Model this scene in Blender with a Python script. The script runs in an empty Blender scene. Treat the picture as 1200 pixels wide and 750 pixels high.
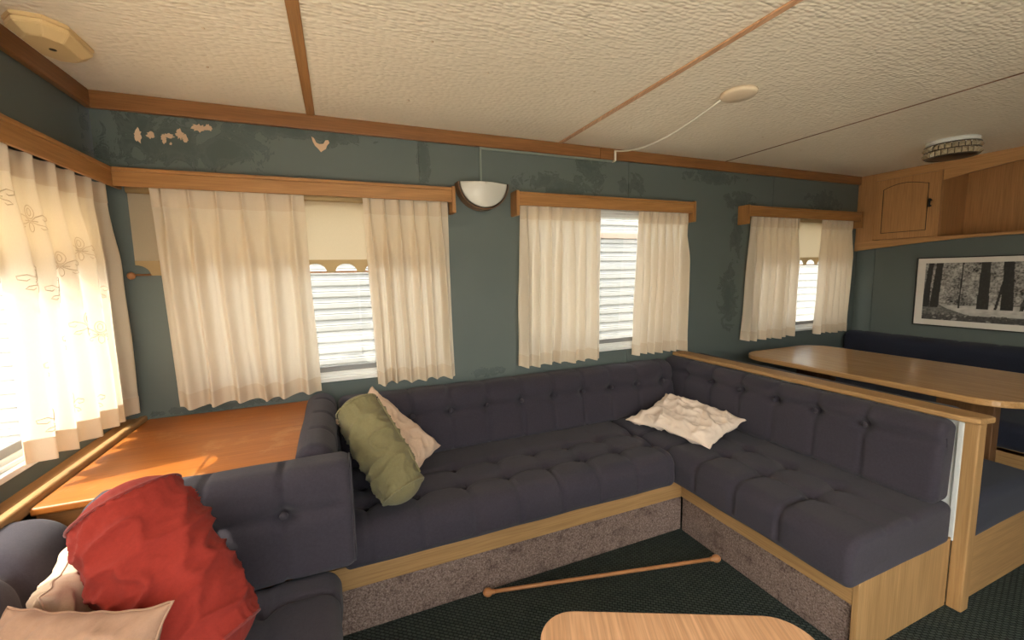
import bpy, bmesh, math, random
import numpy as np
from mathutils import Vector, Matrix, noise

S = bpy.context.scene
COL = S.collection
rnd = random.Random(7)
PI = math.pi

# ------------------------------------------------------------------ camera
cam_d = bpy.data.cameras.new('camera')
cam = bpy.data.objects.new('camera', cam_d)
COL.objects.link(cam)
CAM = Vector((0.0, -2.06, 1.23))
R = ((0.92404044, -0.38179903, -0.01946206), (0.05971036, 0.09385439, 0.99379375), (-0.37760289, -0.9194677, 0.10952261))
cam.matrix_world = Matrix.Translation(CAM) @ Matrix(R).transposed().to_4x4()
cam_d.sensor_width = 36.0
cam_d.lens = 492.24 / 1200 * 36
cam_d.clip_start = 0.02
S.camera = cam

# ------------------------------------------------------------------ light
SUN_DIR = Vector((1.0, 0.24, -1.46)).normalized()      # the way the sunlight travels
w = bpy.data.worlds.new('sky'); S.world = w; w.use_nodes = True
nt = w.node_tree; nt.nodes.clear()
sky = nt.nodes.new('ShaderNodeTexSky'); sky.sky_type = 'NISHITA'; sky.sun_disc = False
sky.sun_elevation = math.asin(-SUN_DIR.z); sky.sun_rotation = math.atan2(-SUN_DIR.x, -SUN_DIR.y)
sky.air_density = 1.0; sky.dust_density = 3.0; sky.ozone_density = 0.6
bg = nt.nodes.new('ShaderNodeBackground'); bg.inputs['Strength'].default_value = 0.42
wo = nt.nodes.new('ShaderNodeOutputWorld')
hs = nt.nodes.new('ShaderNodeHueSaturation'); hs.inputs['Saturation'].default_value = .30
wm = nt.nodes.new('ShaderNodeMix'); wm.data_type = 'RGBA'; wm.blend_type = 'MULTIPLY'; wm.inputs[0].default_value = 1.0; wm.inputs[7].default_value = (1.0, .955, .88, 1)
nt.links.new(sky.outputs[0], hs.inputs['Color']); nt.links.new(hs.outputs[0], wm.inputs[6]); nt.links.new(wm.outputs[2], bg.inputs[0]); nt.links.new(bg.outputs[0], wo.inputs[0])
sd = bpy.data.lights.new('sun', 'SUN'); sd.energy = 3.8; sd.angle = math.radians(0.6); sd.color = (1.0, 0.92, 0.78)
so = bpy.data.objects.new('sun', sd); COL.objects.link(so)
so.rotation_euler = SUN_DIR.to_track_quat('-Z', 'Y').to_euler(); so.location = (-4, -2, 6)
S.view_settings.view_transform = 'Standard'; S.view_settings.look = 'None'
S.view_settings.gamma = 1.0; S.view_settings.use_curve_mapping = False
S.view_settings.exposure = 2.25
try:
    S.cycles.max_bounces = 14; S.cycles.diffuse_bounces = 8; S.cycles.transparent_max_bounces = 24
    S.cycles.use_denoising = True
    S.cycles.sample_clamp_indirect = 6.0
except Exception:
    pass

# ------------------------------------------------------------------ materials
class N:
    """small node-graph helper"""
    def __init__(s, name):
        s.m = bpy.data.materials.new(name); s.m.use_nodes = True
        s.t = s.m.node_tree; s.t.nodes.clear()
        s.out = s.t.nodes.new('ShaderNodeOutputMaterial')
    def n(s, typ, **kw):
        x = s.t.nodes.new(typ)
        for k, v in kw.items():
            if k.startswith('i_'):
                x.inputs[k[2:].replace('_', ' ')].default_value = v
            else:
                setattr(x, k, v)
        return x
    def l(s, a, b): s.t.links.new(a, b)
    def obj(s, scale=(1, 1, 1), world=False, rot=(0, 0, 0), pre=0):
        if world:
            src = s.n('ShaderNodeNewGeometry').outputs['Position']
        else:
            src = s.n('ShaderNodeTexCoord').outputs['Object']
        if pre:
            m0 = s.n('ShaderNodeMapping'); m0.inputs['Rotation'].default_value = (0, 0, pre); s.l(src, m0.inputs['Vector']); src = m0.outputs[0]
        mp = s.n('ShaderNodeMapping'); mp.inputs['Scale'].default_value = scale; mp.inputs['Rotation'].default_value = rot
        s.l(src, mp.inputs['Vector']); return mp.outputs[0]
    def noise(s, vec, scale, detail=4, rough=.55, dist=0):
        x = s.n('ShaderNodeTexNoise'); x.inputs['Scale'].default_value = scale; x.inputs['Detail'].default_value = detail
        x.inputs['Roughness'].default_value = rough; x.inputs['Distortion'].default_value = dist
        s.l(vec, x.inputs['Vector']); return x.outputs['Fac']
    def ramp(s, fac, stops):
        r = s.n('ShaderNodeValToRGB'); e = r.color_ramp.elements
        while len(e) < len(stops): e.new(.5)
        for i, (p, c) in enumerate(stops):
            e[i].position = p; e[i].color = (*c, 1) if len(c) == 3 else c
        s.l(fac, r.inputs[0]); return r.outputs[0]
    def math(s, op, a, b=None, c=None):
        x = s.n('ShaderNodeMath', operation=op)
        for i, v in enumerate((a, b, c)):
            if v is None: continue
            if isinstance(v, (int, float)): x.inputs[i].default_value = v
            else: s.l(v, x.inputs[i])
        return x.outputs[0]
    def mix(s, fac, a, b):
        x = s.n('ShaderNodeMix', data_type='RGBA')
        for i, v in ((0, fac), (6, a), (7, b)):
            if isinstance(v, (int, float)): x.inputs[i].default_value = v
            elif isinstance(v, tuple): x.inputs[i].default_value = (*v, 1)
            else: s.l(v, x.inputs[i])
        return x.outputs[2]
    def bump(s, h, strength, dist=.002):
        b = s.n('ShaderNodeBump'); b.inputs['Strength'].default_value = strength; b.inputs['Distance'].default_value = dist
        s.l(h, b.inputs['Height']); return b.outputs[0]
    def pbsdf(s, col, rough=.6, normal=None, spec=.5, metal=0, **kw):
        b = s.n('ShaderNodeBsdfPrincipled')
        if isinstance(col, tuple): b.inputs['Base Color'].default_value = (*col, 1)
        else: s.l(col, b.inputs['Base Color'])
        if isinstance(rough, (int, float)): b.inputs['Roughness'].default_value = rough
        else: s.l(rough, b.inputs['Roughness'])
        b.inputs['Specular IOR Level'].default_value = spec; b.inputs['Metallic'].default_value = metal
        for k, v in kw.items(): b.inputs[k.replace('_', ' ')].default_value = v
        if normal is not None: s.l(normal, b.inputs['Normal'])
        s.l(b.outputs[0], s.out.inputs[0]); return b

def plain(name, col, rough=.5, spec=.5, metal=0, bump=0, bscale=200, **kw):
    g = N(name); v = g.obj()
    c = g.mix(g.noise(v, 9), tuple(x * .93 for x in col), tuple(min(1, x * 1.06) for x in col))
    nrm = g.bump(g.noise(v, bscale, 2), bump) if bump else None
    g.pbsdf(c, rough, nrm, spec, metal, **kw); return g.m

def wood(name, dark, light, axis=0, rough=.42, spec=.4, grain=1.0, wear=None, rz=0):
    g = N(name); sc = [38, 38, 38]; sc[axis] = 2.2
    v = g.obj(tuple(sc), pre=rz); n1 = g.noise(v, 1.3 * grain, 5, .6, .4)
    sc2 = [160, 160, 160]; sc2[axis] = 5
    n2 = g.noise(g.obj(tuple(sc2), pre=rz), 1.2, 2)
    c = g.ramp(n1, [(.28, dark), (.72, light)])
    c = g.mix(g.math('MULTIPLY', g.ramp(n2, [(.35, (1, 1, 1)), (.6, (0, 0, 0))]), .35), c, tuple(x * .55 for x in dark))
    if wear is not None:
        n3 = g.noise(g.obj(), 6, 6, .7)
        c = g.mix(g.math('MULTIPLY', g.ramp(n3, [(.56, (0, 0, 0)), (.68, (1, 1, 1))]), .35), c, wear)
    g.pbsdf(c, rough, g.bump(n2, .12, .001), spec); return g.m

def fabric(name, col, scale=420, bump=.35, rough=.95, sheen=.08, var=.18):
    g = N(name); v = g.obj(); n1 = g.noise(v, scale, 2); n2 = g.noise(v, 7, 4)
    c = g.mix(n1, tuple(x * (1 - var) for x in col), tuple(min(1, x * (1 + var)) for x in col))
    n3 = g.noise(v, 130, 3, .7)
    c = g.mix(g.math('MULTIPLY', n2, .35), c, tuple(min(1, x * 1.25) for x in col))
    c = g.mix(g.math('MULTIPLY', g.ramp(n3, [(.35, (0, 0, 0)), (.7, (1, 1, 1))]), var * 1.6), c, tuple(min(1, x * 1.9) for x in col))
    g.pbsdf(c, rough, g.bump(n1, bump, .0012), .15, Sheen_Weight=sheen, Sheen_Roughness=.6); return g.m

def cloth(name, col, trans, tr=.5, weave=900):
    g = N(name); v = g.obj((1, 1, 1)); n1 = g.noise(g.obj((weave, weave, weave * .16)), 1, 2); n2 = g.noise(v, 5, 4)
    c = g.mix(n1, tuple(x * .93 for x in col), col); c2 = g.mix(n1, tuple(x * .85 for x in trans), trans)
    c = g.mix(g.math('MULTIPLY', n2, .2), c, tuple(x * .9 for x in col))
    d = g.n('ShaderNodeBsdfDiffuse'); t = g.n('ShaderNodeBsdfTranslucent'); mx = g.n('ShaderNodeMixShader')
    mx.inputs[0].default_value = tr
    nb = g.bump(n1, .15, .0008)
    g.l(c, d.inputs[0]); g.l(c2, t.inputs[0]); g.l(nb, d.inputs['Normal'])
    g.l(d.outputs[0], mx.inputs[1]); g.l(t.outputs[0], mx.inputs[2]); g.l(mx.outputs[0], g.out.inputs[0]); return g.m

def glass(name, tint=(.95, .97, .96), gl=.06):
    g = N(name); t = g.n('ShaderNodeBsdfTransparent'); t.inputs[0].default_value = (*tint, 1)
    r = g.n('ShaderNodeBsdfGlossy'); r.inputs['Roughness'].default_value = .02
    mx = g.n('ShaderNodeMixShader'); mx.inputs[0].default_value = gl
    g.l(t.outputs[0], mx.inputs[1]); g.l(r.outputs[0], mx.inputs[2])
    g.l(mx.outputs[0], g.out.inputs[0]); return g.m

def wall_material():
    g = N('wallpaper_green'); P = g.obj(world=True)
    sep = g.n('ShaderNodeSeparateXYZ'); g.l(P, sep.inputs[0])
    base = g.mix(g.noise(P, 2.5, 4), (.100, .123, .115), (.118, .141, .131))
    n1 = g.noise(P, 11, 8, .68, .9); n2 = g.noise(P, 30, 4, .6)
    blobs = [(-.60, 1.76, .30, .11), (-.36, 1.75, .14, .11), (-.20, 1.84, .40, .035), (.03, 1.83, .10, .05), (.41, 1.78, .035, .13), (1.15, 1.70, .32, .07),
             (1.33, 1.80, .12, .10), (1.62, 1.72, .10, .08), (2.25, 1.82, .30, .05), (2.50, 1.68, .16, .06), (2.48, 1.45, .06, .2), (3.35, 1.70, .22, .10), (2.42, 1.02, .10, .25), (.70, .72, .12, .03), (-.5, .70, .3, .02)]
    acc = None
    for (cx, cz, rx, rz) in blobs:
        dx = g.math('DIVIDE', g.math('SUBTRACT', sep.outputs[0], cx), rx); dz = g.math('DIVIDE', g.math('SUBTRACT', sep.outputs[2], cz), rz)
        d = g.math('SQRT', g.math('ADD', g.math('MULTIPLY', dx, dx), g.math('MULTIPLY', dz, dz)))
        m = g.math('SUBTRACT', 1.0, d)
        acc = m if acc is None else g.math('MAXIMUM', acc, m)
    back = g.math('GREATER_THAN', sep.outputs[1], -.06)
    v = g.math('ADD', g.math('MULTIPLY', acc, .42), g.math('MULTIPLY', g.math('SUBTRACT', n1, .5), 1.7))
    mask = g.ramp(v, [(.10, (0, 0, 0)), (.125, (1, 1, 1)), (.19, (.45, .45, .45)), (.34, (.8, .8, .8))])
    mask = g.math('MULTIPLY', g.math('MULTIPLY', mask, back), g.math('GREATER_THAN', acc, -.05))
    c = g.mix(g.math('MULTIPLY', mask, .78), base, (.042, .060, .052))
    c = g.mix(g.math('MULTIPLY', g.ramp(n2, [(.55, (0, 0, 0)), (.7, (1, 1, 1))]), .12), c, (.1, .12, .11))
    g.pbsdf(c, .55, g.bump(n2, .05, .001), .4); return g.m

def ceiling_material():
    g = N('ceiling_vinyl'); v = g.obj((44, 78, 44), world=True)
    nz = g.n('ShaderNodeTexNoise'); nz.inputs['Scale'].default_value = .25; nz.inputs['Detail'].default_value = 2; g.l(v, nz.inputs['Vector'])
    ad = g.n('ShaderNodeVectorMath', operation='ADD'); g.l(v, ad.inputs[0]); g.l(nz.outputs['Color'], ad.inputs[1])
    vo = g.n('ShaderNodeTexVoronoi', feature='SMOOTH_F1'); vo.inputs['Scale'].default_value = 1.0; vo.inputs['Smoothness'].default_value = .35; vo.inputs['Randomness'].default_value = .62
    g.l(ad.outputs[0], vo.inputs['Vector'])
    h = g.ramp(vo.outputs['Distance'], [(.0, (1, 1, 1)), (.75, (0, 0, 0))])
    n = g.noise(g.obj(world=True), 1.6, 4)
    c = g.mix(n, (.83, .73, .58), (.88, .78, .63))
    g.pbsdf(c, .6, g.bump(h, .62, .006), .3); return g.m

def floor_material():
    g = N('ribbed_carpet'); v = g.obj((1, 1, 1), world=True, rot=(0, 0, math.radians(38)))
    br = g.n('ShaderNodeTexBrick'); br.inputs['Scale'].default_value = 30; br.inputs['Mortar Size'].default_value = .07
    br.inputs['Mortar Smooth'].default_value = 1.0; br.inputs['Brick Width'].default_value = .55; br.inputs['Row Height'].default_value = .36
    br.inputs['Color1'].default_value = (.055, .070, .063, 1); br.inputs['Color2'].default_value = (.078, .094, .084, 1); br.inputs['Mortar'].default_value = (.007, .010, .009, 1)
    g.l(v, br.inputs['Vector'])
    n = g.noise(g.obj(world=True), 300, 2)
    c = g.mix(g.math('MULTIPLY', n, .5), br.outputs['Color'], (.012, .018, .016))
    h = g.math('SUBTRACT', 1.0, br.outputs['Fac'])
    g.pbsdf(c, .95, g.bump(h, .9, .006), .1); return g.m

def carpet_material():
    g = N('brown_plinth_carpet_'); v = g.obj(world=True); n1 = g.noise(v, 170, 3, .7); n2 = g.noise(v, 14, 5, .7); n3 = g.noise(v, 60, 3)
    c = g.ramp(n1, [(.3, (.10, .066, .055)), (.55, (.30, .215, .18)), (.75, (.46, .36, .31))])
    c = g.mix(g.ramp(n2, [(.52, (0, 0, 0)), (.72, (.75, .75, .75))]), c, (.062, .034, .028))
    g.pbsdf(c, 1.0, g.bump(g.math('ADD', n1, n3), 1.0, .008), .05); return g.m

def attr_material():
    g = N('photo_print'); a = g.n('ShaderNodeVertexColor'); a.layer_name = 'Col'; g.pbsdf(a.outputs[0], .35, None, .5); return g.m

M = dict(
    wall=wall_material(), ceil=ceiling_material(), floor=floor_material(), carpet=carpet_material(), photo=attr_material(),
    oak_x=wood('honey_oak_x', (.33, .150, .045), (.46, .225, .075), 0), oak_y=wood('honey_oak_y', (.33, .150, .045), (.46, .225, .075), 1), oak_z=wood('honey_oak_z', (.33, .150, .045), (.46, .225, .075), 2),
    trim_x=wood('brown_trim_x', (.21, .085, .026), (.30, .130, .042), 0), trim_y=wood('brown_trim_y', (.21, .085, .026), (.30, .130, .042), 1),
    pale_x=wood('pale_oak_x', (.34, .188, .072), (.46, .268, .112), 0, .5), pale_y=wood('pale_oak_y', (.34, .188, .072), (.46, .268, .112), 1, .5), pale_z=wood('pale_oak_z', (.34, .188, .072), (.46, .268, .112), 2, .5),
    table=wood('worn_orange_wood', (.33, .095, .014), (.44, .145, .025), 0, .38, .5, .8, (.62, .36, .16)),
    coffee=wood('pink_oak', (.56, .30, .15), (.74, .44, .25), 1, .5, .4, 1.2, rz=math.radians(25.5)),
    dining=wood('dining_oak', (.42, .225, .085), (.54, .31, .13), 1, .22, .6),
    cab=wood('cabinet_oak', (.44, .225, .085), (.53, .275, .11), 2, .45), cab_y=wood('cabinet_oak_y', (.46, .24, .09), (.56, .30, .12), 1, .45),
    dark_leg=wood('dark_leg_wood', (.12, .055, .022), (.19, .09, .036), 2),
    dowel=wood('orange_dowel', (.36, .15, .055), (.50, .23, .09), 0),
    sofa=fabric('slate_upholstery', (.033, .028, .037)), navy=fabric('navy_upholstery', (.016, .018, .030)),
    piping=fabric('slate_piping', (.033, .028, .036)),
    green=fabric('olive_cotton', (.17, .145, .070), 500, .2, .9, .1, .1), green_p=fabric('olive_piping', (.21, .18, .09), 500, .2, .9, .1, .1),
    beige=fabric('beige_cotton', (.56, .40, .29), 500, .2, .9, .1, .08), pale=fabric('pale_cotton', (.74, .60, .49), 500, .2, .9, .1, .06),
    red=fabric('brick_red_velvet', (.25, .026, .018), 380, .2, .85, .03, .10), red_p=fabric('red_piping', (.20, .022, .018), 400, .2, .9, .2, .1),
    blush=fabric('blush_cotton', (.36, .215, .145), 500, .2, .9, .1, .08),
    curtain=cloth('cream_curtain', (.82, .71, .57), (.90, .80, .66), .43), curtain2=cloth('cream_curtain_double', (.78, .66, .51), (.78, .62, .44), .25),
    motif=cloth('cream_embroidery', (.70, .57, .42), (.62, .48, .34), .3),
    blind=cloth('linen_blind', (.70, .58, .42), (.80, .66, .44), .5, 500), blind2=cloth('blind_hem', (.50, .36, .19), (.50, .35, .17), .25, 500),
    white=plain('white_aluminium', (.78, .78, .76), .35), grey=plain('grey_seal', (.25, .25, .25), .5), black=plain('black_metal', (.015, .014, .013), .4),
    siding=plain('white_siding', (.62, .61, .585), .55), sidetrim=plain('pink_trim', (.66, .50, .40), .5), ground=plain('pale_gravel', (.60, .57, .51), .95, bump=.4, bscale=60), deck=plain('white_deck', (.42, .41, .38), .6),
    glass=glass('tinted_window_glass', (.54, .55, .545), .04), mid=glass('lightly_tinted_glass', (.65, .66, .65), .04), clear=glass('clear_window_glass', (.93, .94, .93), .04), plastic=plain('aged_plastic', (.72, .52, .26), .4), dk=plain('dark_slot', (.05, .035, .02), .6),
    cream=plain('cream_plastic', (.78, .63, .45), .45), cord=plain('white_cord', (.82, .76, .66), .5), conduit=plain('painted_conduit', (.20, .235, .205), .5),
    opal=plain('opal_glass', (.60, .58, .52), .25, .6), rim=wood('dark_rim', (.16, .07, .03), (.30, .15, .06), 0, .3), bronze=plain('dark_bronze', (.05, .035, .025), .35, .5, .6),
    mat=plain('white_mount', (.74, .69, .63), .7), foam=plain('white_edge', (.60, .60, .58), .8), peel=plain('peeled_backing', (.62, .42, .28), .9), seam=plain('panel_joint', (.10, .12, .11), .8),
    plasterdark=plain('dark_lining', (.05, .045, .04), .9))
def crystal():
    g = N('smoky_crystal'); b = g.pbsdf((.82, .70, .50), .03, None, 1.0); b.inputs['Transmission Weight'].default_value = .6; b.inputs['IOR'].default_value = 1.55; return g.m
M['crystal'] = crystal()

# ------------------------------------------------------------------ object helpers
PARENT = {}
def link(name, me, mat, parent=None, smooth=False):
    o = bpy.data.objects.new(name, me); COL.objects.link(o)
    if mat is not None and not me.materials: me.materials.append(mat if not isinstance(mat, str) else M[mat])
    if smooth:
        me.polygons.foreach_set('use_smooth', [True] * len(me.polygons))
    if parent is not None: PARENT[o.name] = parent.name
    return o
def mesh(name, v, f, mat, parent=None, smooth=False):
    me = bpy.data.meshes.new(name); me.from_pydata([tuple(p) for p in v], [], f); me.update()
    return link(name, me, mat, parent, smooth)
def from_bm(name, bm, mat, parent=None, smooth=False, recalc=True):
    if recalc: bmesh.ops.recalc_face_normals(bm, faces=bm.faces)
    me = bpy.data.meshes.new(name); bm.to_mesh(me); bm.free(); return link(name, me, mat, parent, smooth)
def bbox(bm, x0, x1, y0, y1, z0, z1, bev=0, seg=2, mtx=None):
    t = bmesh.new()
    bmesh.ops.create_cube(t, size=1, matrix=Matrix.Translation(((x0 + x1) / 2, (y0 + y1) / 2, (z0 + z1) / 2)) @ Matrix.Diagonal((abs(x1 - x0), abs(y1 - y0), abs(z1 - z0), 1)))
    if bev: bmesh.ops.bevel(t, geom=t.edges[:], offset=bev, segments=seg, affect='EDGES', profile=.5)
    if mtx is not None: bmesh.ops.transform(t, matrix=mtx, verts=t.verts)
    me = bpy.data.meshes.new('tmp'); t.to_mesh(me); t.free(); bm.from_mesh(me); bpy.data.meshes.remove(me)
def box(name, x0, x1, y0, y1, z0, z1, mat, parent=None, bev=.002, seg=2, mtx=None):
    bm = bmesh.new(); bbox(bm, x0, x1, y0, y1, z0, z1, bev, seg, mtx); return from_bm(name, bm, mat, parent)
def boxes(name, lst, mat, parent=None, bev=0):
    bm = bmesh.new()
    for b in lst: bbox(bm, *b, bev)
    return from_bm(name, bm, mat, parent)
def prism(name, pts, axis, a0, a1, mat, parent=None, bev=0, smooth=False):
    """polygon pts (2D) extruded along axis from a0 to a1; axis 0: pts=(y,z), 1: (x,z), 2: (x,y)"""
    def P(p, a): return (a, p[0], p[1]) if axis == 0 else (p[0], a, p[1]) if axis == 1 else (p[0], p[1], a)
    bm = bmesh.new(); A = [bm.verts.new(P(p, a0)) for p in pts]; B = [bm.verts.new(P(p, a1)) for p in pts]
    n = len(pts)
    fa = bm.faces.new(A); fb = bm.faces.new(B[::-1])
    for i in range(n): bm.faces.new((A[i], B[i], B[(i + 1) % n], A[(i + 1) % n]))
    bmesh.ops.recalc_face_normals(bm, faces=bm.faces)
    if bev:
        es = list(set(list(fa.edges) + list(fb.edges)))
        bmesh.ops.bevel(bm, geom=es, offset=bev, segments=2, affect='EDGES', profile=.5)
    bmesh.ops.triangulate(bm, faces=[f for f in bm.faces if len(f.verts) > 4])
    return from_bm(name, bm, mat, parent, smooth)
def tube(name, pts, r, mat, parent=None, n=8, closed=False):
    pts = [Vector(p) for p in pts]; v = []; f = []; m = len(pts); prev = None
    rr = r if isinstance(r, (list, tuple)) else [r] * m
    for i, p in enumerate(pts):
        a = pts[(i - 1) % m] if (closed or i > 0) else p; b = pts[(i + 1) % m] if (closed or i < m - 1) else p
        t = (b - a).normalized()
        if prev is None:
            u = t.cross(Vector((0, 0, 1)) if abs(t.z) < .9 else Vector((1, 0, 0))).normalized()
        else:
            u = (prev - t * prev.dot(t)).normalized()
        prev = u; q = t.cross(u)
        for k in range(n):
            an = 2 * PI * k / n; v.append(p + (u * math.cos(an) + q * math.sin(an)) * rr[i])
    for i in range(m if closed else m - 1):
        for k in range(n):
            f.append((i * n + k, i * n + (k + 1) % n, ((i + 1) % m) * n + (k + 1) % n, ((i + 1) % m) * n + k))
    if not closed:
        f.append(tuple(range(n))[::-1]); f.append(tuple((m - 1) * n + k for k in range(n)))
    return mesh(name, v, f, mat, parent, True)
def lathe(name, prof, mat, parent=None, n=32, c=(0, 0, 0), mtx=None, smooth=True):
    v = []; f = []; m = len(prof)
    for i, (r, z) in enumerate(prof):
        for k in range(n):
            a = 2 * PI * k / n; p = Vector((r * math.cos(a), r * math.sin(a), z))
            if mtx is not None: p = mtx @ p
            v.append(p + Vector(c))
    for i in range(m - 1):
        for k in range(n): f.append((i * n + k, i * n + (k + 1) % n, (i + 1) * n + (k + 1) % n, (i + 1) * n + k))
    f.append(tuple(range(n))[::-1]); f.append(tuple((m - 1) * n + k for k in range(n)))
    return mesh(name, v, f, mat, parent, smooth)
def empty(name, loc):
    e = bpy.data.objects.new(name, None); COL.objects.link(e); e.location = loc; e.empty_display_size = .05; return e
def tag(o, label, cat, group=None, kind=None):
    o['label'] = label; o['category'] = cat
    if group: o['group'] = group
    if kind: o['kind'] = kind
    return o
def copy_at(src, loc, parent=None, rot=None):
    c = src.copy(); COL.objects.link(c); c.location = loc
    if rot is not None: c.rotation_euler = rot
    if parent is not None: PARENT[c.name] = parent.name
    return c

XL, XR, YF, ZC = -.805, 3.80, -3.05, 1.917

# ------------------------------------------------------------------ windows: openings used by the walls
W_BACK = [(-.60, .49, .755, 1.56), (.91, 2.02, .765, 1.56), (2.62, 3.68, .765, 1.56)]
W_LEFT = (-2.90, -.14, .738, 1.56)  # out-of-view stretch past the second curtain lengthened to let in more light
W_FRONT = [(-.76, 1.20, .03, 1.88), (2.0, 2.9, .78, 1.56)]  # openings behind the camera, added to let light into the room

def wall_cells(a0, a1, z0, z1, holes):
    """rectangles of the wall a0..a1 x z0..z1 left over around the holes"""
    xs = sorted({a0, a1, *[min(max(h[0], a0), a1) for h in holes], *[min(max(h[1], a0), a1) for h in holes]})
    zs = sorted({z0, z1, *[h[2] for h in holes], *[h[3] for h in holes]}); out = []
    for i in range(len(xs) - 1):
        for j in range(len(zs) - 1):
            cx = (xs[i] + xs[i + 1]) / 2; cz = (zs[j] + zs[j + 1]) / 2
            if any(h[0] < cx < h[1] and h[2] < cz < h[3] for h in holes): continue
            out.append((xs[i], xs[i + 1], zs[j], zs[j + 1]))
    return out

# ------------------------------------------------------------------ structure
T = .05
fl = box('floor', XL - T, XR + .35, YF - T, T, -.06, 0, 'floor', bev=0); tag(fl, 'dark green ribbed carpet floor between the bench seats', 'floor', kind='structure')

ce = empty('ceiling', (1.5, -1.5, ZC)); tag(ce, 'cream embossed vinyl ceiling in panels with cover strips', 'ceiling', kind='structure')
cuts = [XL - T, -.065, 1.133, 2.335, XR + .35]
for a, b in zip(cuts[:-1], cuts[1:]):
    box('ceiling_panel', a + .0012, b - .0012, YF - T, T, ZC, ZC + .03, 'ceil', ce, bev=0)
box('ceiling_lining', XL - T, XR + .35, YF - T, T, ZC + .03, ZC + .05, 'plasterdark', ce, bev=0)
box('cover_strip', -.081, -.048, YF, -.02, ZC - .006, ZC, 'oak_y', ce, .002)
box('cover_strip', 1.122, 1.146, YF, -.02, ZC - .006, ZC, 'coffee', ce, .002)
box('cover_strip', 2.331, 2.339, YF, -.02, ZC - .003, ZC, 'trim_y', ce, .001)
for (sx, sy) in [(.30, -.30), (.75, -.22), (.52, -.62), (.95, -.62), (1.35, -.33), (1.75, -.30), (1.8, -.75), (2.1, -.45), (2.55, -.35), (2.75, -.65), (.3, -.75), (2.15, -.85), (-.35, -.35), (-.3, -.6)]:
    lathe('screw_cap', [(.0042, 0), (.0042, -.0015), (.002, -.003)], 'cream', ce, 8, (sx, sy, ZC))

seams = [-.805 - T, -.80, .385, 1.595, 2.815, XR + .001]
wb = empty('wall_back', (1.5, .02, 0)); tag(wb, 'stained grey-green wall with three curtained windows and peeling patches', 'wall', kind='structure')
for a, b in zip(seams[:-1], seams[1:]):
    if b - a < .1: continue
    boxes('wall_panel', [(c[0], c[1], 0, T, c[2], c[3]) for c in wall_cells(a + .0012, b - .0012, 0, ZC, W_BACK)], 'wall', wb)
boxes('panel_joint', [(c[0], c[1], .004, T - .004, c[2], c[3]) for s in seams[2:-1] for c in wall_cells(s - .0012, s + .0012, 0, ZC, W_BACK)], 'seam', wb)
# patches where the wallpaper has torn away
def blob(cx, cz, rx, rz, seed, n=22, jag=.35):
    r = random.Random(seed); return [(cx + math.cos(2 * PI * k / n) * rx * (1 + jag * (r.random() - .5) * 2), cz + math.sin(2 * PI * k / n) * rz * (1 + jag * (r.random() - .5) * 2)) for k in range(n)]
for i, (cx, cz, rx, rz) in enumerate([(-.663, 1.775, .010, .025), (-.625, 1.782, .013, .012), (-.585, 1.773, .008, .017), (-.568, 1.784, .016, .008), (-.533, 1.794, .012, .020), (-.517, 1.780, .010, .014), (-.470, 1.823, .024, .014), (-.437, 1.828, .012, .011), (-.565, 1.755, .004, .005)]):
    prism('torn_patch', blob(cx, cz, rx, rz, 40 + i), 1, -.0006, .001, 'peel', wb)
prism('torn_patch', [(-.068, 1.832), (-.058, 1.826), (-.050, 1.808), (-.038, 1.803), (-.022, 1.806), (-.014, 1.821), (-.002, 1.823), (.002, 1.812), (-.008, 1.800), (-.014, 1.785), (-.026, 1.777), (-.034, 1.770), (-.044, 1.783), (-.056, 1.795), (-.064, 1.812)], 1, -.0006, .001, 'peel', wb)

wl = empty('wall_left', (XL, -1.5, 0)); tag(wl, 'grey-green end wall with a wide sunlit window', 'wall', kind='structure')
boxes('wall_panel', [(XL - T, XL, c[0], c[1], c[2], c[3]) for c in wall_cells(YF - T, T, 0, ZC, [W_LEFT])], 'wall', wl)
wr = empty('wall_right', (XR, -1.5, 0)); tag(wr, 'grey-green wall behind the dining seat with framed picture', 'wall', kind='structure')
for a, b in ((YF - T, -1.26), (-1.26, -.125), (-.125, T)):
    box('wall_panel', XR, XR + .03, a + .0012, b - .0012, 0, 1.42, 'wall', wr, bev=0)
boxes('panel_joint', [(XR + .004, XR + .02, s - .0012, s + .0012, 0, 1.42) for s in (-1.26, -.125)], 'seam', wr)
boxes('upper_lining', [(XR + .30, XR + .33, YF, T, 1.3, ZC), (XR + .03, XR + .33, YF - T, YF, 1.3, ZC), (XR + .001, XR + .33, .0, T, 1.3, ZC), (XR, XR + .33, YF, -1.75, 1.42, ZC)], 'wall', wr)
wf = empty('wall_front', (1.5, YF, 0)); tag(wf, 'grey-green long wall opposite the sofa with two openings added for light', 'wall', kind='structure')
boxes('wall_panel', [(c[0], c[1], YF - T, YF, c[2], c[3]) for c in wall_cells(XL - T, XR + .02, 0, ZC, W_FRONT)], 'wall', wf)

# ceiling cornices
def trim(name, lst, label, mats):
    o = empty(name, (lst[0][0], lst[0][2], lst[0][4])); tag(o, label, 'trim', kind='structure')
    for b, m in zip(lst, mats): box('cornice_board', *b, m, o, .003)
    return o
trim('trim_1', [(XL, 1.385, -.020, 0, 1.856, ZC), (1.387, XR - .035, -.020, 0, 1.856, ZC)], 'brown wooden cornice along the top of the stained wall', ['trim_x', 'trim_x'])
trim('trim_2', [(XL, XL + .020, YF, -.020, 1.856, ZC)], 'brown wooden cornice above the sunlit end window', ['trim_y'])
led = empty('trim_3', (XL, -1.2, .66)); tag(led, 'wooden window ledge with raised moulding beside the corner table', 'ledge', kind='structure')
box('ledge_board', XL, -.757, -3.0, 0, .672, .690, 'oak_y', led, .002)
box('ledge_moulding', -.757, -.733, -3.0, 0, .664, .698, 'pale_y', led, .006, 3)

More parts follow.
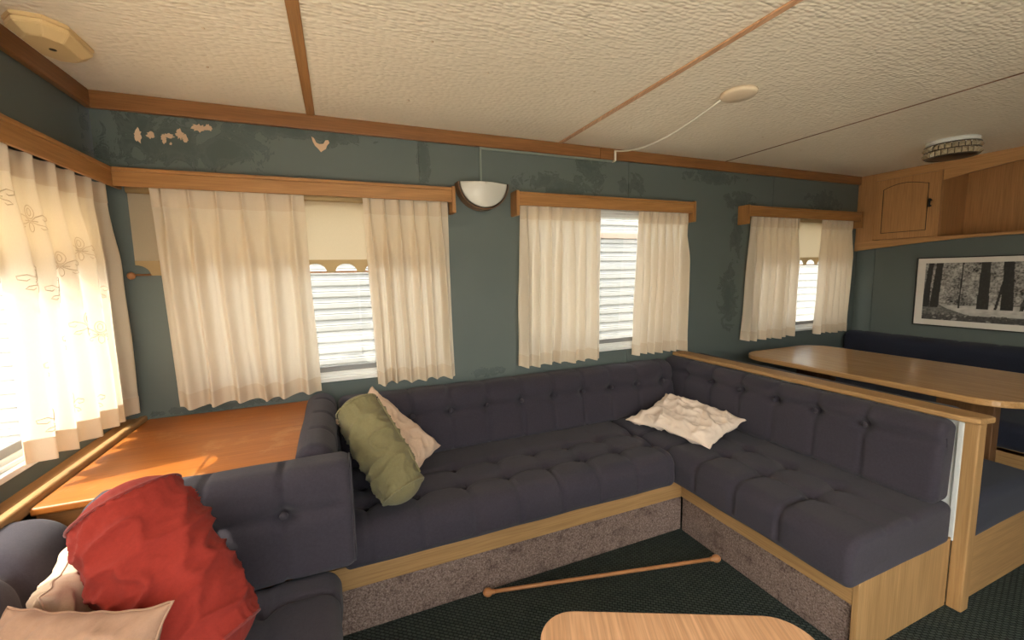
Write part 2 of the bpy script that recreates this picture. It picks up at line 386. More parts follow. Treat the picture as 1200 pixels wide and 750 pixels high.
# ------------------------------------------------------------------ windows (frames, panes)
def window(name, label, a0, a1, z0, z1, to3, split=.5, gm='glass'):
    """to3(a, d, z): a along the wall, d outward from the inner wall face"""
    o = empty(name, to3((a0 + a1) / 2, T / 2, z0)); tag(o, label, 'window', kind='structure')
    def bx(nm, aa0, aa1, d0, d1, zz0, zz1, mat):
        p, q = to3(aa0, d0, zz0), to3(aa1, d1, zz1)
        return box(nm, min(p[0], q[0]), max(p[0], q[0]), min(p[1], q[1]), max(p[1], q[1]), zz0, zz1, mat, o, .002, 1)
    fw = .022
    bx('frame_side', a0, a0 + fw, -.006, T + .01, z0, z1, 'white'); bx('frame_side', a1 - fw, a1, -.006, T + .01, z0, z1, 'white')
    bx('frame_head', a0, a1, -.006, T + .01, z1 - fw, z1, 'white'); bx('frame_sill', a0, a1, -.012, T + .012, z0, z0 + .018, 'white')
    for k, (d, h) in enumerate(((.004, .030), (.020, .040), (.036, .050))):
        bx('sill_track', a0 + fw, a1 - fw, d, d + .008, z0 + .018, z0 + h, 'white')
    bx('bottom_seal', a0 + fw, a1 - fw, .026, .034, z0 + .018, z0 + .064, 'grey')
    am = a0 + (a1 - a0) * split
    bx('mullion', am - .012, am + .012, .022, .040, z0 + .018, z1 - fw, 'white')
    for x0, x1 in ((a0 + fw, am - .012), (am + .012, a1 - fw)):
        bx('pane', x0, x1, .029, .031, z0 + .060, z1 - fw, gm)
    return o
tb = lambda a, d, z: (a, d, z)
tl = lambda a, d, z: (XL - d, a, z)
tf = lambda a, d, z: (a, YF - d, z)
window('window_1', 'wide white-framed window above the orange corner table', *W_BACK[0], tb, .80)
window('window_2', 'white-framed window above the middle of the tufted sofa', *W_BACK[1], tb, .78)
window('window_3', 'white-framed window at the end of the dining table', *W_BACK[2], tb, .22)
window('window_4', 'wide window in the end wall with sun shining through', *W_LEFT, tl, .40, 'mid')
window('added_light_door', 'unseen glazed patio door added as a light source opposite the sofa', *W_FRONT[0], tf, .5, 'clear')  # unseen door, added to brighten the room from behind the camera
window('added_light_window', 'unseen window added as a light source opposite the dining table', *W_FRONT[1], tf)  # unseen window, also added as a light source

# ------------------------------------------------------------------ outside
gr = box('ground', -14, 14, -14, 14, -.75, -.70, 'ground', bev=0); tag(gr, 'pale gravel ground outside the windows', 'ground', kind='structure')
nb = empty('neighbouring_caravan', (2.0, 2.1, -.7)); tag(nb, 'white caravan clad in horizontal boards seen through the windows', 'caravan')
bm = bmesh.new()
pr = [(2.0, 0.0), (1.985, .004), (1.975, .10), (1.995, .104)]
me_s = None
zz = -.55; k = 0
while zz < 2.2:
    if me_s is None:
        o = prism('siding_board', [(2.02, 0), (1.985, 0), (1.972, .010), (1.972, .045), (1.984, .052), (1.976, .058), (1.990, .098), (2.02, .098)], 0, -6, 9, 'siding', nb); me_s = o
        o.location = (0, 0, zz)
    else:
        copy_at(me_s, (0, 0, zz), nb)
    zz += .1; k += 1
box('caravan_body', -6, 9, 2.02, 4.6, -.55, 2.25, 'siding', nb, 0)
box('waist_trim', -6, 9, 1.955, 1.972, 1.605, 1.665, 'sidetrim', nb, .003)
box('roof', -6.1, 9.1, 1.93, 4.7, 2.25, 2.33, 'siding', nb, .01)
dk = empty('deck', (-2.2, -1.2, -.7)); tag(dk, 'grey slatted deck outside the sunlit end window', 'deck')
pl0 = None
for i in range(12):
    x = -.95 - i * .155
    if pl0 is None:
        pl0 = box('plank', -.07, .07, -4.2, 1.4, -.012, .012, 'deck', dk, .003); pl0.location = (x, 0, .25)
    else: copy_at(pl0, (x, 0, .25), dk)
for y in (-4.1, -2.6, -1.2, .3, 1.3): box('joist', -2.75, -.88, y, y + .06, -.70, .236, 'deck', dk, 0)

# ------------------------------------------------------------------ pelmets
def pelmet(label, a0, a1, to3, ends=(True, True), depth=.075, mat='oak_x', capmat='oak_z'):
    o = empty('pelmet', to3((a0 + a1) / 2, 0, 1.57)); tag(o, label, 'pelmet')
    def bx(nm, aa0, aa1, d0, d1, z0, z1, m, bev=.002):
        p, q = to3(aa0, -d0, z0), to3(aa1, -d1, z1)
        return box(nm, min(p[0], q[0]), max(p[0], q[0]), min(p[1], q[1]), max(p[1], q[1]), z0, z1, m, o, bev)
    bx('front_board', a0, a1, depth - .012, depth, 1.573, 1.626, mat)
    bx('top_board', a0, a1, 0, depth + .004, 1.626, 1.640, mat, .003)
    if ends[0]: bx('end_cap', a0 - .018, a0, 0, depth + .006, 1.522, 1.645, capmat, .003)
    if ends[1]: bx('end_cap', a1, a1 + .018, 0, depth + .006, 1.522, 1.645, capmat, .003)
    bx('curtain_track', a0 + .02, a1 - .02, .034, .046, 1.592, 1.600, 'white', .001)
    return o
pelmet('honey oak pelmet above the wide window over the corner table', -.729, .520, tb, (False, True))
pelmet('honey oak pelmet with two end blocks above the middle window', .868, 2.020, tb)
pelmet('honey oak pelmet above the window by the dining table', 2.500, 3.690, tb)
pelmet('honey oak pelmet above the sunlit end wall window', -2.95, 0, tl, (True, False), mat='oak_y')

# ------------------------------------------------------------------ blinds
def blind(label, a0, a1, to3, zb=1.25, d=-.013, rolled=False):
    o = empty('roller_blind', to3((a0 + a1) / 2, d, zb)); tag(o, label, 'blind')
    tube('roller', [to3(a0, d - .004, 1.572), to3(a1, d - .004, 1.572)], .014, 'blind2' if not rolled else 'white', o, 12)
    if rolled: return o
    v = []; f = []
    def quad(A0, A1, z00, z01, z10, z11, dd):
        n = len(v); v.extend([to3(A0, dd, z00), to3(A1, dd, z01), to3(A1, dd, z11), to3(A0, dd, z10)]); f.append((n, n + 1, n + 2, n + 3))
    quad(a0, a1, zb + .055, zb + .055, 1.572, 1.572, d); mesh('fabric', v, f, 'blind', o)
    v = []; f = []; per = .125; wv = .046; ht = .040; x = a0
    def za(x):
        u = ((x - a0 + per / 2) % per) - per / 2
        return zb + (ht * math.sqrt(max(0, 1 - (u / wv) ** 2)) if abs(u) < wv else 0)
    n = int((a1 - a0) / .0052)
    for i in range(n):
        p, q = a0 + (a1 - a0) * i / n, a0 + (a1 - a0) * (i + 1) / n
        quad(p, q, za(p), za(q), zb + .057, zb + .057, d - .001)
    mesh('scalloped_hem', v, f, 'blind2', o)
    rod_ = tube('rod', [to3(a0 - .012, d + .004, zb + .003), to3(a1 + .012, d + .004, zb + .003)], .0035, 'dowel', o, 8)
    for a in (a0 - .016, a1 + .016):
        lathe('knob', [(.004, -.014), (.011, -.009), (.014, 0), (.011, .009), (.004, .014)], 'dowel', rod_, 12, to3(a, d - .001, zb))
    return o
blind('linen roller blind with scalloped hem and knob, half down over the corner table', -.712, .462, tb)
blind('linen roller blind with scalloped hem in the window by the dining table', 2.60, 3.655, tb)
blind('rolled up roller blind behind the middle window curtains', .93, 2.0, tb, rolled=True, d=.012)
blind('linen roller blind with scalloped hem in the sunlit end window', -2.80, -.10, tl)

# ------------------------------------------------------------------ curtains
def curtain(label, group, t0, t1, b0, b1, npl, to3, seed, zt=1.583, zb=.722, depth=.050, amp=.034, motifs=False, hemlift=0.0):
    r = random.Random(seed)
    ph = [r.uniform(-.16, .16) for _ in range(npl + 3)]; am = [r.uniform(.65, 1.25) for _ in range(npl + 3)]; dr = [r.uniform(-.20, .20) for _ in range(npl + 3)]
    def S_(u, v):
        a = (t0 + (t1 - t0) * u) * (1 - v) + (b0 + (b1 - b0) * u) * v
        x = u * npl; i = int(min(x, npl - 1e-6)); fr = x - i
        k = min(1, max(0, (v - .06) / .30)); k = k * k * (3 - 2 * k)
        # pinch pleats in the header, opening into rounder folds lower down
        c = fr - .5 + ph[i] * .4
        pinch = math.exp(-(c / .13) ** 2) * 1.0 - .25 * math.exp(-((abs(c) - .5) / .16) ** 2)
        x2 = x + dr[i] * v * (1 - abs(2 * fr - 1)); fr2 = x2 - math.floor(x2)
        s = math.cos(2 * PI * (fr2 - .5)); rnd_ = (s * .62 + .22 * math.cos(4 * PI * (fr2 - .5) + .6) + .15 * math.sin(2 * PI * (x * .5 + seed))) * am[i]
        off = (1 - k) * pinch * .016 + k * amp * rnd_ + (.040 - depth) * (1 - k)
        off += .006 * v * math.sin(3.1 * u * npl * .37 + seed * 1.7) + .004 * noise.noise(Vector((u * npl * 1.3, v * 3, seed * 3.1)))
        a += (.006 * math.sin(2 * PI * fr + .5) * (1 - k) + .010 * v * noise.noise(Vector((x * .9, v * 2.2, seed + 9.3)))) * (1 if t1 > t0 else -1)
        z = zt + (zb + hemlift * u - zt) * v + (.004 * math.sin(x * 2.1 + seed) + .003 * math.cos(2 * PI * x)) * v - .010 * (1 - v) ** 6 * (1 - math.exp(-(c / .2) ** 2)) * .6
        return a, -depth - off, z
    n = npl * 22; mrow = 46
    us = [i / n for i in range(n + 1)]; vs = [j / mrow for j in range(mrow + 1)]
    v = []; f = []
    for vv in vs:
        for uu in us: v.append(to3(*S_(uu, vv)))
    for j in range(mrow):
        for i in range(n): q = j * (n + 1) + i; f.append((q, q + 1, q + n + 2, q + n + 1))
    o = mesh('curtain', v, f, 'curtain', None, True); tag(o, label, 'curtain', group)
    def band(nm, v0, v1, rows):
        vv_ = []; ff = []
        for j in range(rows + 1):
            for uu in us:
                a, d, z = S_(uu, v0 + (v1 - v0) * j / rows); vv_.append(to3(a, d - .0016, z))
        for j in range(rows):
            for i in range(n): q = j * (n + 1) + i; ff.append((q, q + 1, q + n + 2, q + n + 1))
        return mesh(nm, vv_, ff, 'curtain2', o, True)
    band('hem', .925, 1.0, 4); head = band('header', 0.0, .085, 5)
    for i in range(npl):
        a, d, z = S_((i + .5 - ph[i] * .4) / npl, 0)
        tube('hook', [to3(a, d + .006, z - .006), to3(a, d + .004, z + .008), to3(a, -.040, 1.594)], .0016, 'white', head, 5)
    if motifs:
        def motif(u0, v0, sc):
            L = abs(t1 - t0 + b1 - b0) / 2; H = zt - zb
            strokes = []
            pet = lambda cx, cz, rx, rz, rot, n_=14: [((cx + rx * math.cos(t) * math.cos(rot) - rz * math.sin(t) * math.sin(rot)), (cz + rx * math.cos(t) * math.sin(rot) + rz * math.sin(t) * math.cos(rot))) for t in [2 * PI * q / n_ for q in range(n_ + 1)]]
            strokes += [pet(0, .55, .22, .45, 0), pet(0, .55, .10, .25, 0)]
            for s in (-1, 1):
                strokes += [[(s * x_, z_) for x_, z_ in ((.08, .0), (.25, .25), (.5, .42), (.72, .30), (.70, .08), (.52, .02), (.46, .14))], [(s * x_, z_) for x_, z_ in ((.08, -.1), (.28, -.25), (.5, -.32), (.58, -.5), (.42, -.56), (.34, -.44))]]
            strokes += [[(-.3, -.05), (.3, -.05)], pet(0, -.45, .12, .32, 0, 10)]
            bmv = []; bmf = []
            for st in strokes:
                P = [Vector(to3(*(lambda q: (q[0], q[1] - .0022, q[2]))(S_(min(1, max(0, u0 + x_ * sc / L)), min(1, max(0, v0 - z_ * sc / H)))))) for x_, z_ in st]
                nb_ = len(bmv); hw = .0013
                for i_, p in enumerate(P):
                    tdir = (P[min(i_ + 1, len(P) - 1)] - P[max(i_ - 1, 0)]); tdir = tdir.normalized() if tdir.length > 1e-7 else Vector((0, 0, 1))
                    nn = Vector(to3(0, -1, 0)) - Vector(to3(0, 0, 0)); sd_ = tdir.cross(nn).normalized() * hw
                    bmv += [p - sd_, p + sd_, p + nn * .001]
                for i_ in range(len(P) - 1):
                    q = nb_ + i_ * 3; bmf += [(q, q + 3, q + 5, q + 2), (q + 2, q + 5, q + 4, q + 1)]
            mesh('embroidered_motif', bmv, bmf, 'motif', o, True)
        for (u0, v0) in motifs: motif(u0, v0, .042)
    return o
G = 'cream pleated window curtains'
curtain('wide cream pleated curtain hanging above the orange corner table', G, -.640, -.115, -.610, -.100, 6, tb, 3)
curtain('cream pleated curtain between the scalloped blind and the wall lamp', G, .120, .505, .145, .515, 6, tb, 5, zb=.728)
curtain('wide cream pleated curtain beside the wall lamp above the sofa', G, .885, 1.375, .860, 1.365, 7, tb, 8, zb=.735)
curtain('narrow cream pleated curtain above the sofa corner', G, 1.640, 2.015, 1.595, 2.000, 7, tb, 11, zb=.735)
curtain('wide cream pleated curtain at the wall end of the dining table', G, 2.560, 3.045, 2.510, 3.035, 7, tb, 14, zb=.745)
curtain('narrow cream pleated curtain beside the overhead cabinet', G, 3.295, 3.660, 3.265, 3.635, 6, tb, 17, zb=.742)
curtain('sunlit cream curtain with embroidered fleur motifs on the end wall', G, -.030, -.615, -.020, -.610, 6, tl, 21, zb=.725, amp=.033, depth=.052,
        motifs=[(.90, .42), (.80, .22), (.62, .36), (.72, .62), (.88, .70), (.57, .58), (.66, .86), (.90, .88), (.45, .30), (.42, .62), (.48, .88), (.97, .16), (.30, .45), (.74, .45)], hemlift=.03)
curtain('sunlit cream curtain beside the gap in the end window', G, -1.07, -1.62, -1.05, -1.64, 6, tl, 24)

# ------------------------------------------------------------------ upholstery
def rrect(d0, d1, h0, h1, r, lean=0.0, step=.008, crown=0.0):
    """closed rounded-rectangle outline (d, h), counter-clockwise; r = radii (d0h0, d1h0, d1h1, d0h1)"""
    pts = []
    cs = [(d0 + r[0], h0 + r[0], r[0], PI), (d1 - r[1], h0 + r[1], r[1], 1.5 * PI), (d1 - r[2], h1 - r[2], r[2], 0), (d0 + r[3], h1 - r[3], r[3], .5 * PI)]
    raw = []
    for cx, cy, rr, a0 in cs:
        for k in range(13): raw.append((cx + rr * math.cos(a0 + k / 12 * PI / 2), cy + rr * math.sin(a0 + k / 12 * PI / 2)))
    n = len(raw); per = []
    for i in range(n):
        p, q = raw[i], raw[(i + 1) % n]; L = math.hypot(q[0] - p[0], q[1] - p[1]); m = max(1, int(L / step))
        for k in range(m): per.append((p[0] + (q[0] - p[0]) * k / m, p[1] + (q[1] - p[1]) * k / m))
    out = []
    for d, h in per:
        out.append((d + lean * (h - h0), h + crown * math.sin(PI * min(1, max(0, (d - d0) / (d1 - d0)))) * (1 if h > (h0 + h1) / 2 else 0)))
    return out
def sweep(name, L, prof, to3, disp, mat, parent=None, er=.03, step=.010):
    """sweep the closed outline along t = 0..L with rounded ends; disp(t, d, h, nd, nh) pushes outward"""
    ts = [er - er * math.cos(k / 6 * PI / 2) for k in range(7)]
    m = max(2, int((L - 2 * er) / step)); ts += [er + (L - 2 * er) * k / m for k in range(1, m)]
    ts += [L - er + er * math.sin(k / 6 * PI / 2) for k in range(7)]
    n = len(prof); cd = sum(p[0] for p in prof) / n; ch = sum(p[1] for p in prof) / n
    nrm = []
    for i in range(n):
        p, q = prof[i - 1], prof[(i + 1) % n]; tx, ty = q[0] - p[0], q[1] - p[1]; l = math.hypot(tx, ty) or 1; nrm.append((ty / l, -tx / l))
    v = []; f = []
    for t in ts:
        e = min(t, L - t); ins = 0
        if e < er: ins = er - math.sqrt(max(0, er * er - (er - e) ** 2))
        for (d, h), (nd, nh) in zip(prof, nrm):
            k = disp(t, d, h, nd, nh) - ins
            v.append(to3(t, d + nd * k, h + nh * k))
    for j in range(len(ts) - 1):
        for i in range(n): f.append((j * n + i, j * n + (i + 1) % n, (j + 1) * n + (i + 1) % n, (j + 1) * n + i))
    for base in (0, (len(ts) - 1) * n):
        c = len(v); t = ts[0] if base == 0 else ts[-1]; v.append(to3(t, cd, ch))
        for i in range(n):
            f.append((base + (i + 1) % n, base + i, c) if base == 0 else (base + i, base + (i + 1) % n, c))
    o = mesh(name, v, f, mat, parent, True)
    b = bmesh.new(); b.from_mesh(o.data); bmesh.ops.recalc_face_normals(b, faces=b.faces); b.to_mesh(o.data); b.free()
    o.data.polygons.foreach_set('use_smooth', [True] * len(o.data.polygons))
    return o
def gauss(x, s): return math.exp(-(x / s) ** 2)
def lobes(t, ks, s=.5):
    """0 at the seams ks, 1 midway between them"""
    best = min(abs(t - k) for k in ks); return min(1.0, best / .09) ** s
def seat_disp(ks, dr, df, dmax):
    def fn(t, d, h, nd, nh):
        seed = noise.noise(Vector((t * 5, d * 5, 1.3))) * .004
        k = seed
        fr = max(0, nd)          # front face
        top = max(0, nh)
        on_roll = 1 if (d > df - .01 and (nh > -.3)) else 0
        b = min(abs(t - q) for q in ks)
        if on_roll: k += -.011 * gauss(b, .0065) * (1 if h > .28 else .4) + .004 * lobes(t, ks)
        elif top > .4: k += -.006 * gauss(b, .012) * (1 if d > dr else .25)
        if top > .3:
            for q in ks:
                if abs(t - q) < .12:
                    k -= .022 * gauss(math.hypot(t - q, d - df), .030) + .020 * gauss(math.hypot(t - q, d - dr), .030)
            k -= .009 * gauss(d - df, .016) + .006 * gauss(d - dr, .016)
        return k
    return fn
def back_disp(ks, hb, pit=.026):
    def fn(t, d, h, nd, nh):
        k = noise.noise(Vector((t * 5, h * 5, 4.3))) * .003
        if nd > -.2 and (nd > .15 or nh > .2):
            b = min(abs(t - q) for q in ks)
            k += -.009 * gauss(b, .006) + .0025 * lobes(t, ks)
            if nd > .3:
                k -= .011 * gauss(h - hb, .018)
                for q in ks:
                    if abs(t - q) < .12: k -= pit * gauss(math.hypot(t - q, h - hb), .026)
        return k
    return fn
BUT = None
def buttons(parent, pts, nrm_rot):
    global BUT
    for p in pts:
        if BUT is None:
            BUT = lathe('button', [(.003, -.004), (.009, -.003), (.0115, .0), (.010, .004), (.005, .0062), (.001, .0066)], 'piping', None, 16)
            BUT.location = p; BUT.rotation_euler = nrm_rot; PARENT[BUT.name] = parent.name
        else: copy_at(BUT, p, parent, nrm_rot)
SP = .183
# --- bench bases
bb = empty('bench_base', (.7, -.61, 0)); tag(bb, 'oak-edged, brown-carpeted bench base under the long sofa seat', 'bench base')
box('oak_rail', -.085, 1.446, -.618, -.595, .168, .252, 'pale_x', bb, .002)
box('carpet_panel', -.085, 1.446, -.610, -.600, 0, .168, 'carpet', bb, .001)
box('seat_board', -.085, 1.96, -.595, 0, .228, .247, 'pale_x', bb, .001)
rb = empty('bench_base', (1.7, -1.0, 0)); tag(rb, 'oak-edged, carpeted bench base with end panel under the side sofa', 'bench base')
box('oak_rail', 1.438, 1.461, -1.335, -.618, .168, .252, 'pale_y', rb, .002)
box('carpet_panel', 1.446, 1.456, -1.335, -.620, 0, .168, 'carpet', rb, .001)
box('seat_board', 1.461, 1.96, -1.335, -.60, .228, .247, 'pale_y', rb, .001)
pts = [(1.436, 0), (1.436, .240)] + [(1.436 + .022 - .022 * math.cos(a), .240 + .022 * math.sin(a)) for a in [PI / 2 * k / 6 for k in range(1, 7)]] + [(1.971, .262), (1.971, 0)]
prism('end_panel', pts, 1, -1.352, -1.335, 'pale_z', rb, .002)
lb = empty('bench_base', (-.4, -1.5, 0)); tag(lb, 'carpeted bench base under the seat along the end wall', 'bench base')
box('front_board', -.105, -.085, -2.6, -.60, 0, .250, 'carpet', lb, .002)
box('seat_board', XL + .004, -.107, -2.6, -.72, .228, .247, 'pale_y', lb, .001)

# --- seats
ks = [.413 + SP * i for i in range(-2, 6)]
ks = [k + .06 for k in ks if k + .06 < 1.40]
sx0 = -.035
o = sweep('seat_cushion', 1.36 - sx0, rrect(.15, .665, .250, .405, (.022, .045, .06, .022), crown=.004), lambda t, d, h: (sx0 + t, -d, h), seat_disp([k - sx0 - .06 for k in ks], .36, .51, .665), 'sofa', None, .02)
tag(o, 'slate tufted seat cushion of the long sofa below the windows', 'seat cushion')
buttons(o, [(k - .06, -d, .384) for k in ks for d in (.36, .51)], (0, 0, 0))
ky = [.388, .57, .755, .943, 1.13]
o = sweep('seat_cushion', 1.360 - .135, rrect(0, .575, .250, .405, (.024, .03, .06, .03), crown=.004), lambda t, d, h: (1.945 - d, -.135 - t, h), seat_disp([k - .135 for k in ky], .24, .385, .575), 'sofa', None, .022)
tag(o, 'slate tufted seat cushion of the side sofa with crumpled pillow on it', 'seat cushion')
buttons(o, [(1.945 - d, -k, .384) for k in ky for d in (.24, .385)], (0, 0, 0))
o = sweep('seat_cushion', 1.75, rrect(0, .74, .250, .392, (.03, .03, .05, .03), crown=.004), lambda t, d, h: (-.785 + d, -.80 - t, h), seat_disp([.1 + SP * i for i in range(9)], .40, .56, .74), 'sofa', None, .03)
tag(o, 'slate seat cushion along the end wall under the red bolster', 'seat cushion')
# --- backs
kb = [.463 + SP * i for i in range(-2, 8)]
o = sweep('back_cushion', 1.825 + .03, rrect(0, .125, .40, .690, (.03, .03, .05, .03), lean=-.16), lambda t, d, h: (-.03 + t, -.06 - d, h), back_disp([k + .03 for k in kb], .585), 'sofa', None, .028)
tag(o, 'slate buttoned back cushion of the long sofa below the windows', 'back cushion')
buttons(o, [(k, -.150, .587) for k in kb if .2 < k < 1.75], (PI / 2 - .15, 0, 0))
kr = [.205 + SP * i for i in range(6)]
o = sweep('back_cushion', 1.350 - .02, rrect(0, .105, .405, .696, (.03, .03, .05, .03), lean=-.06), lambda t, d, h: (1.943 - d, -.02 - t, h), back_disp([k - .02 for k in kr], .622), 'sofa', None, .029)
tag(o, 'slate buttoned back cushion of the side sofa against the oak rail', 'back cushion')
buttons(o, [(1.856, -k, .622) for k in kr[1:]], (0, -PI / 2 + .1, 0))
ka = [.255, .437, .62]      # cushion in front of the corner table
o = sweep('back_cushion', .605, rrect(0, .125, .395, .702, (.03, .03, .045, .03), lean=-.06), lambda t, d, h: (-.600 + t, -.716 - d, h), back_disp([.060, .243, .426], .585), 'sofa', None, .030)
tag(o, 'slate buttoned back cushion in front of the orange corner table', 'back cushion')
buttons(o, [(-.600 + k, -.822, .587) for k in (.243, .426)], (PI / 2 - .06, 0, 0))
tube('piping', [(.0, -.715 - d, h) for d, h in rrect(.006, .117, .401, .695, (.03, .03, .045, .03), lean=-.06, step=.02)], .0028, 'piping', o, 6, True)
o = sweep('back_cushion', .66, rrect(0, .115, .40, .722, (.036, .036, .055, .05), lean=-.05), lambda t, d, h: (-.142 + d, -.04 - t, h), back_disp([.115, .298, .481], .585), 'sofa', None, .035)
tag(o, 'slate back cushion beside the orange corner table behind the olive bolster', 'back cushion')
buttons(o, [(-.142 + .098, -.04 - k, .587) for k in (.115, .298, .481)], (0, PI / 2 - .05, 0))
def lobe_disp(ks):
    def fn(t, d, h, nd, nh):
        b = min(abs(t - q) for q in ks); k = noise.noise(Vector((t * 5, h * 5, 7.7))) * .003
        if nd > -.5 and nh > -.3: k += -.022 * gauss(b, .022) + .006 * lobes(t, ks)
        return k
    return fn
o = sweep('back_cushion', 1.75, rrect(0, .165, .392, .676, (.056, .056, .075, .06), lean=-.10), lambda t, d, h: (-.770 + d, -.730 - t, h), lobe_disp([.205 + SP * i for i in range(9)]), 'sofa', None, .055)
tag(o, 'slate channelled back cushion along the end wall in the sun', 'back cushion')
# --- partition behind the side sofa
pt = empty('sofa_partition', (1.99, -.7, 0)); tag(pt, 'oak-capped partition with corner post between sofa and dining bench', 'partition')
box('panel', 1.978, 2.000, -1.345, 0, 0, .690, 'foam', pt, .001)
box('edge_strip', 1.970, 1.982, -1.358, -1.340, .25, .690, 'foam', pt, .004)
box('post', 1.972, 2.022, -1.395, -1.352, 0, .694, 'pale_z', pt, .005)
rl = [(1.948, -.004), (1.948, -1.345), (1.958, -1.400), (2.030, -1.410), (2.046, -1.395), (2.046, -.004)]
prism('cap_rail', rl, 2, .694, .715, 'pale_y', pt, .005)

# ------------------------------------------------------------------ corner table
ct = empty('corner_table', (-.44, -.35, 0)); tag(ct, 'worn orange wooden corner table top in the sun', 'table')
box('table_top', -.731, -.150, -.712, -.002, .660, .682, 'table', ct, .006, 3)
boxes('cabinet_body', [(-.725, -.16, -.70, -.685, 0.0, .66), (-.175, -.16, -.685, -.01, .0, .66)], 'trim_x', ct)

# ------------------------------------------------------------------ dining corner
dt = empty('dining_table', (2.7, -.77, 0)); tag(dt, 'long glossy oak dining table with rounded corners', 'table')
def rpoly(x0, x1, y0, y1, r, n=6):
    out = []
    for cx, cy, a0 in ((x1 - r, y1 - r, 0), (x0 + r, y1 - r, PI / 2), (x0 + r, y0 + r, PI), (x1 - r, y0 + r, 1.5 * PI)):
        out += [(cx + r * math.cos(a0 + PI / 2 * k / n), cy + r * math.sin(a0 + PI / 2 * k / n)) for k in range(n + 1)]
    return out
prism('table_top', rpoly(2.33, 3.055, -1.375, -.165, .15, 10), 2, .672, .700, 'dining', dt, .006)
pd1 = box('pedestal', 2.665, 2.725, -1.20, -1.00, .03, .672, 'dark_leg', dt, .004); pd2 = box('pedestal', 2.665, 2.725, -.52, -.32, .03, .672, 'dark_leg', dt, .004)
box('foot', 2.45, 2.94, -1.16, -1.04, 0, .035, 'dark_leg', pd1, .006); box('foot', 2.45, 2.94, -.48, -.36, 0, .035, 'dark_leg', pd2, .006)
box('stretcher', 2.68, 2.71, -1.0, -.52, .30, .37, 'dark_leg', dt, .003)
d1 = empty('bench_base', (2.3, -.7, 0)); tag(d1, 'oak bench base behind the sofa partition at the dining table', 'bench base')
box('end_panel', 2.024, 2.56, -1.368, -1.350, 0, .256, 'pale_x', d1, .003); box('front_board', 2.542, 2.56, -1.350, 0, 0, .25, 'pale_y', d1, .002); box('seat_board', 2.01, 2.56, -1.350, 0, .228, .247, 'pale_y', d1, .001)
def seat_soft(t, d, h, nd, nh): return noise.noise(Vector((t * 4, d * 4, h * 4))) * .006
o = sweep('seat_cushion', 1.375, rrect(0, .545, .250, .400, (.036, .05, .06, .036), crown=.01), lambda t, d, h: (2.03 + d, -.01 - t, h), seat_soft, 'navy', None, .03); tag(o, 'navy seat cushion of the dining bench behind the partition', 'seat cushion')
o = sweep('back_cushion', 1.29, rrect(0, .12, .40, .700, (.05, .05, .055, .055), lean=.0), lambda t, d, h: (2.052 + d, -.02 - t, h), seat_soft, 'sofa', None, .048); tag(o, 'slate back cushion of the dining bench behind the oak rail', 'back cushion')
d2 = empty('bench_base', (3.5, -.7, 0)); tag(d2, 'oak bench base under the seat below the picture', 'bench base')
box('front_board', 3.25, 3.27, -1.75, 0, 0, .25, 'pale_y', d2, .002); box('seat_board', 3.25, 3.80, -1.75, 0, .228, .247, 'pale_y', d2, .001)
o = sweep('seat_cushion', 1.74, rrect(0, .56, .250, .390, (.034, .034, .05, .05), crown=.01), lambda t, d, h: (3.22 + d, -.01 - t, h), seat_soft, 'navy', None, .03); tag(o, 'navy seat cushion of the dining bench below the picture', 'seat cushion')
o = sweep('back_cushion', 1.74, rrect(0, .14, .39, .735, (.05, .05, .05, .06)), lambda t, d, h: (3.655 + d, -.012 - t, h), back_disp([.1 + SP * i for i in range(9)], .56, .0), 'navy', None, .045); tag(o, 'navy back cushion along the wall below the picture', 'back cushion')

# ------------------------------------------------------------------ overhead cabinet
oc = empty('overhead_cabinet', (3.85, -.8, 1.37)); tag(oc, 'oak overhead cabinet with arched door and open shelf below the ceiling', 'cabinet')
X0, X1 = 3.765, 3.785
YE = -1.72
# face frame: lower curved rail, stiles, upper arched rail
def arch(y): return 1.352 + .055 * math.sin(PI * min(1, max(0, -y / 1.72)))
n = 28
ys = [-.001 + (YE + .001) * k / n for k in range(n + 1)]
prism('bottom_rail', [(y, arch(y)) for y in ys] + [(YE, 1.425), (-.001, 1.425)], 0, X0 - .004, X1, 'cab_y', oc, .002)
box('stile', X0, X1, -.118, -.001, 1.425, ZC - .001, 'cab', oc, .0015)
box('stile', X0 - .014, X1, -.497, -.477, 1.425, 1.862, 'cab', oc, .003)
box('stile', X0, X1, YE, YE + .10, 1.425, ZC - .001, 'cab', oc, .0015)
def top_arch(y):
    u = (-.497 - y) / (1.62 - .497); return 1.795 + .055 * math.sin(PI * min(1, max(0, u))) ** 1.0
ys2 = [-.497 + (-1.62 + .497) * k / n for k in range(n + 1)]
prism('top_rail', [(y, top_arch(y)) for y in ys2] + [(-1.62, ZC - .001), (-.497, ZC - .001)], 0, X0, X1, 'cab_y', oc, .0015)
box('top_rail', X0, X1, -.497, -.118, 1.862, ZC - .001, 'cab_y', oc, .0015)
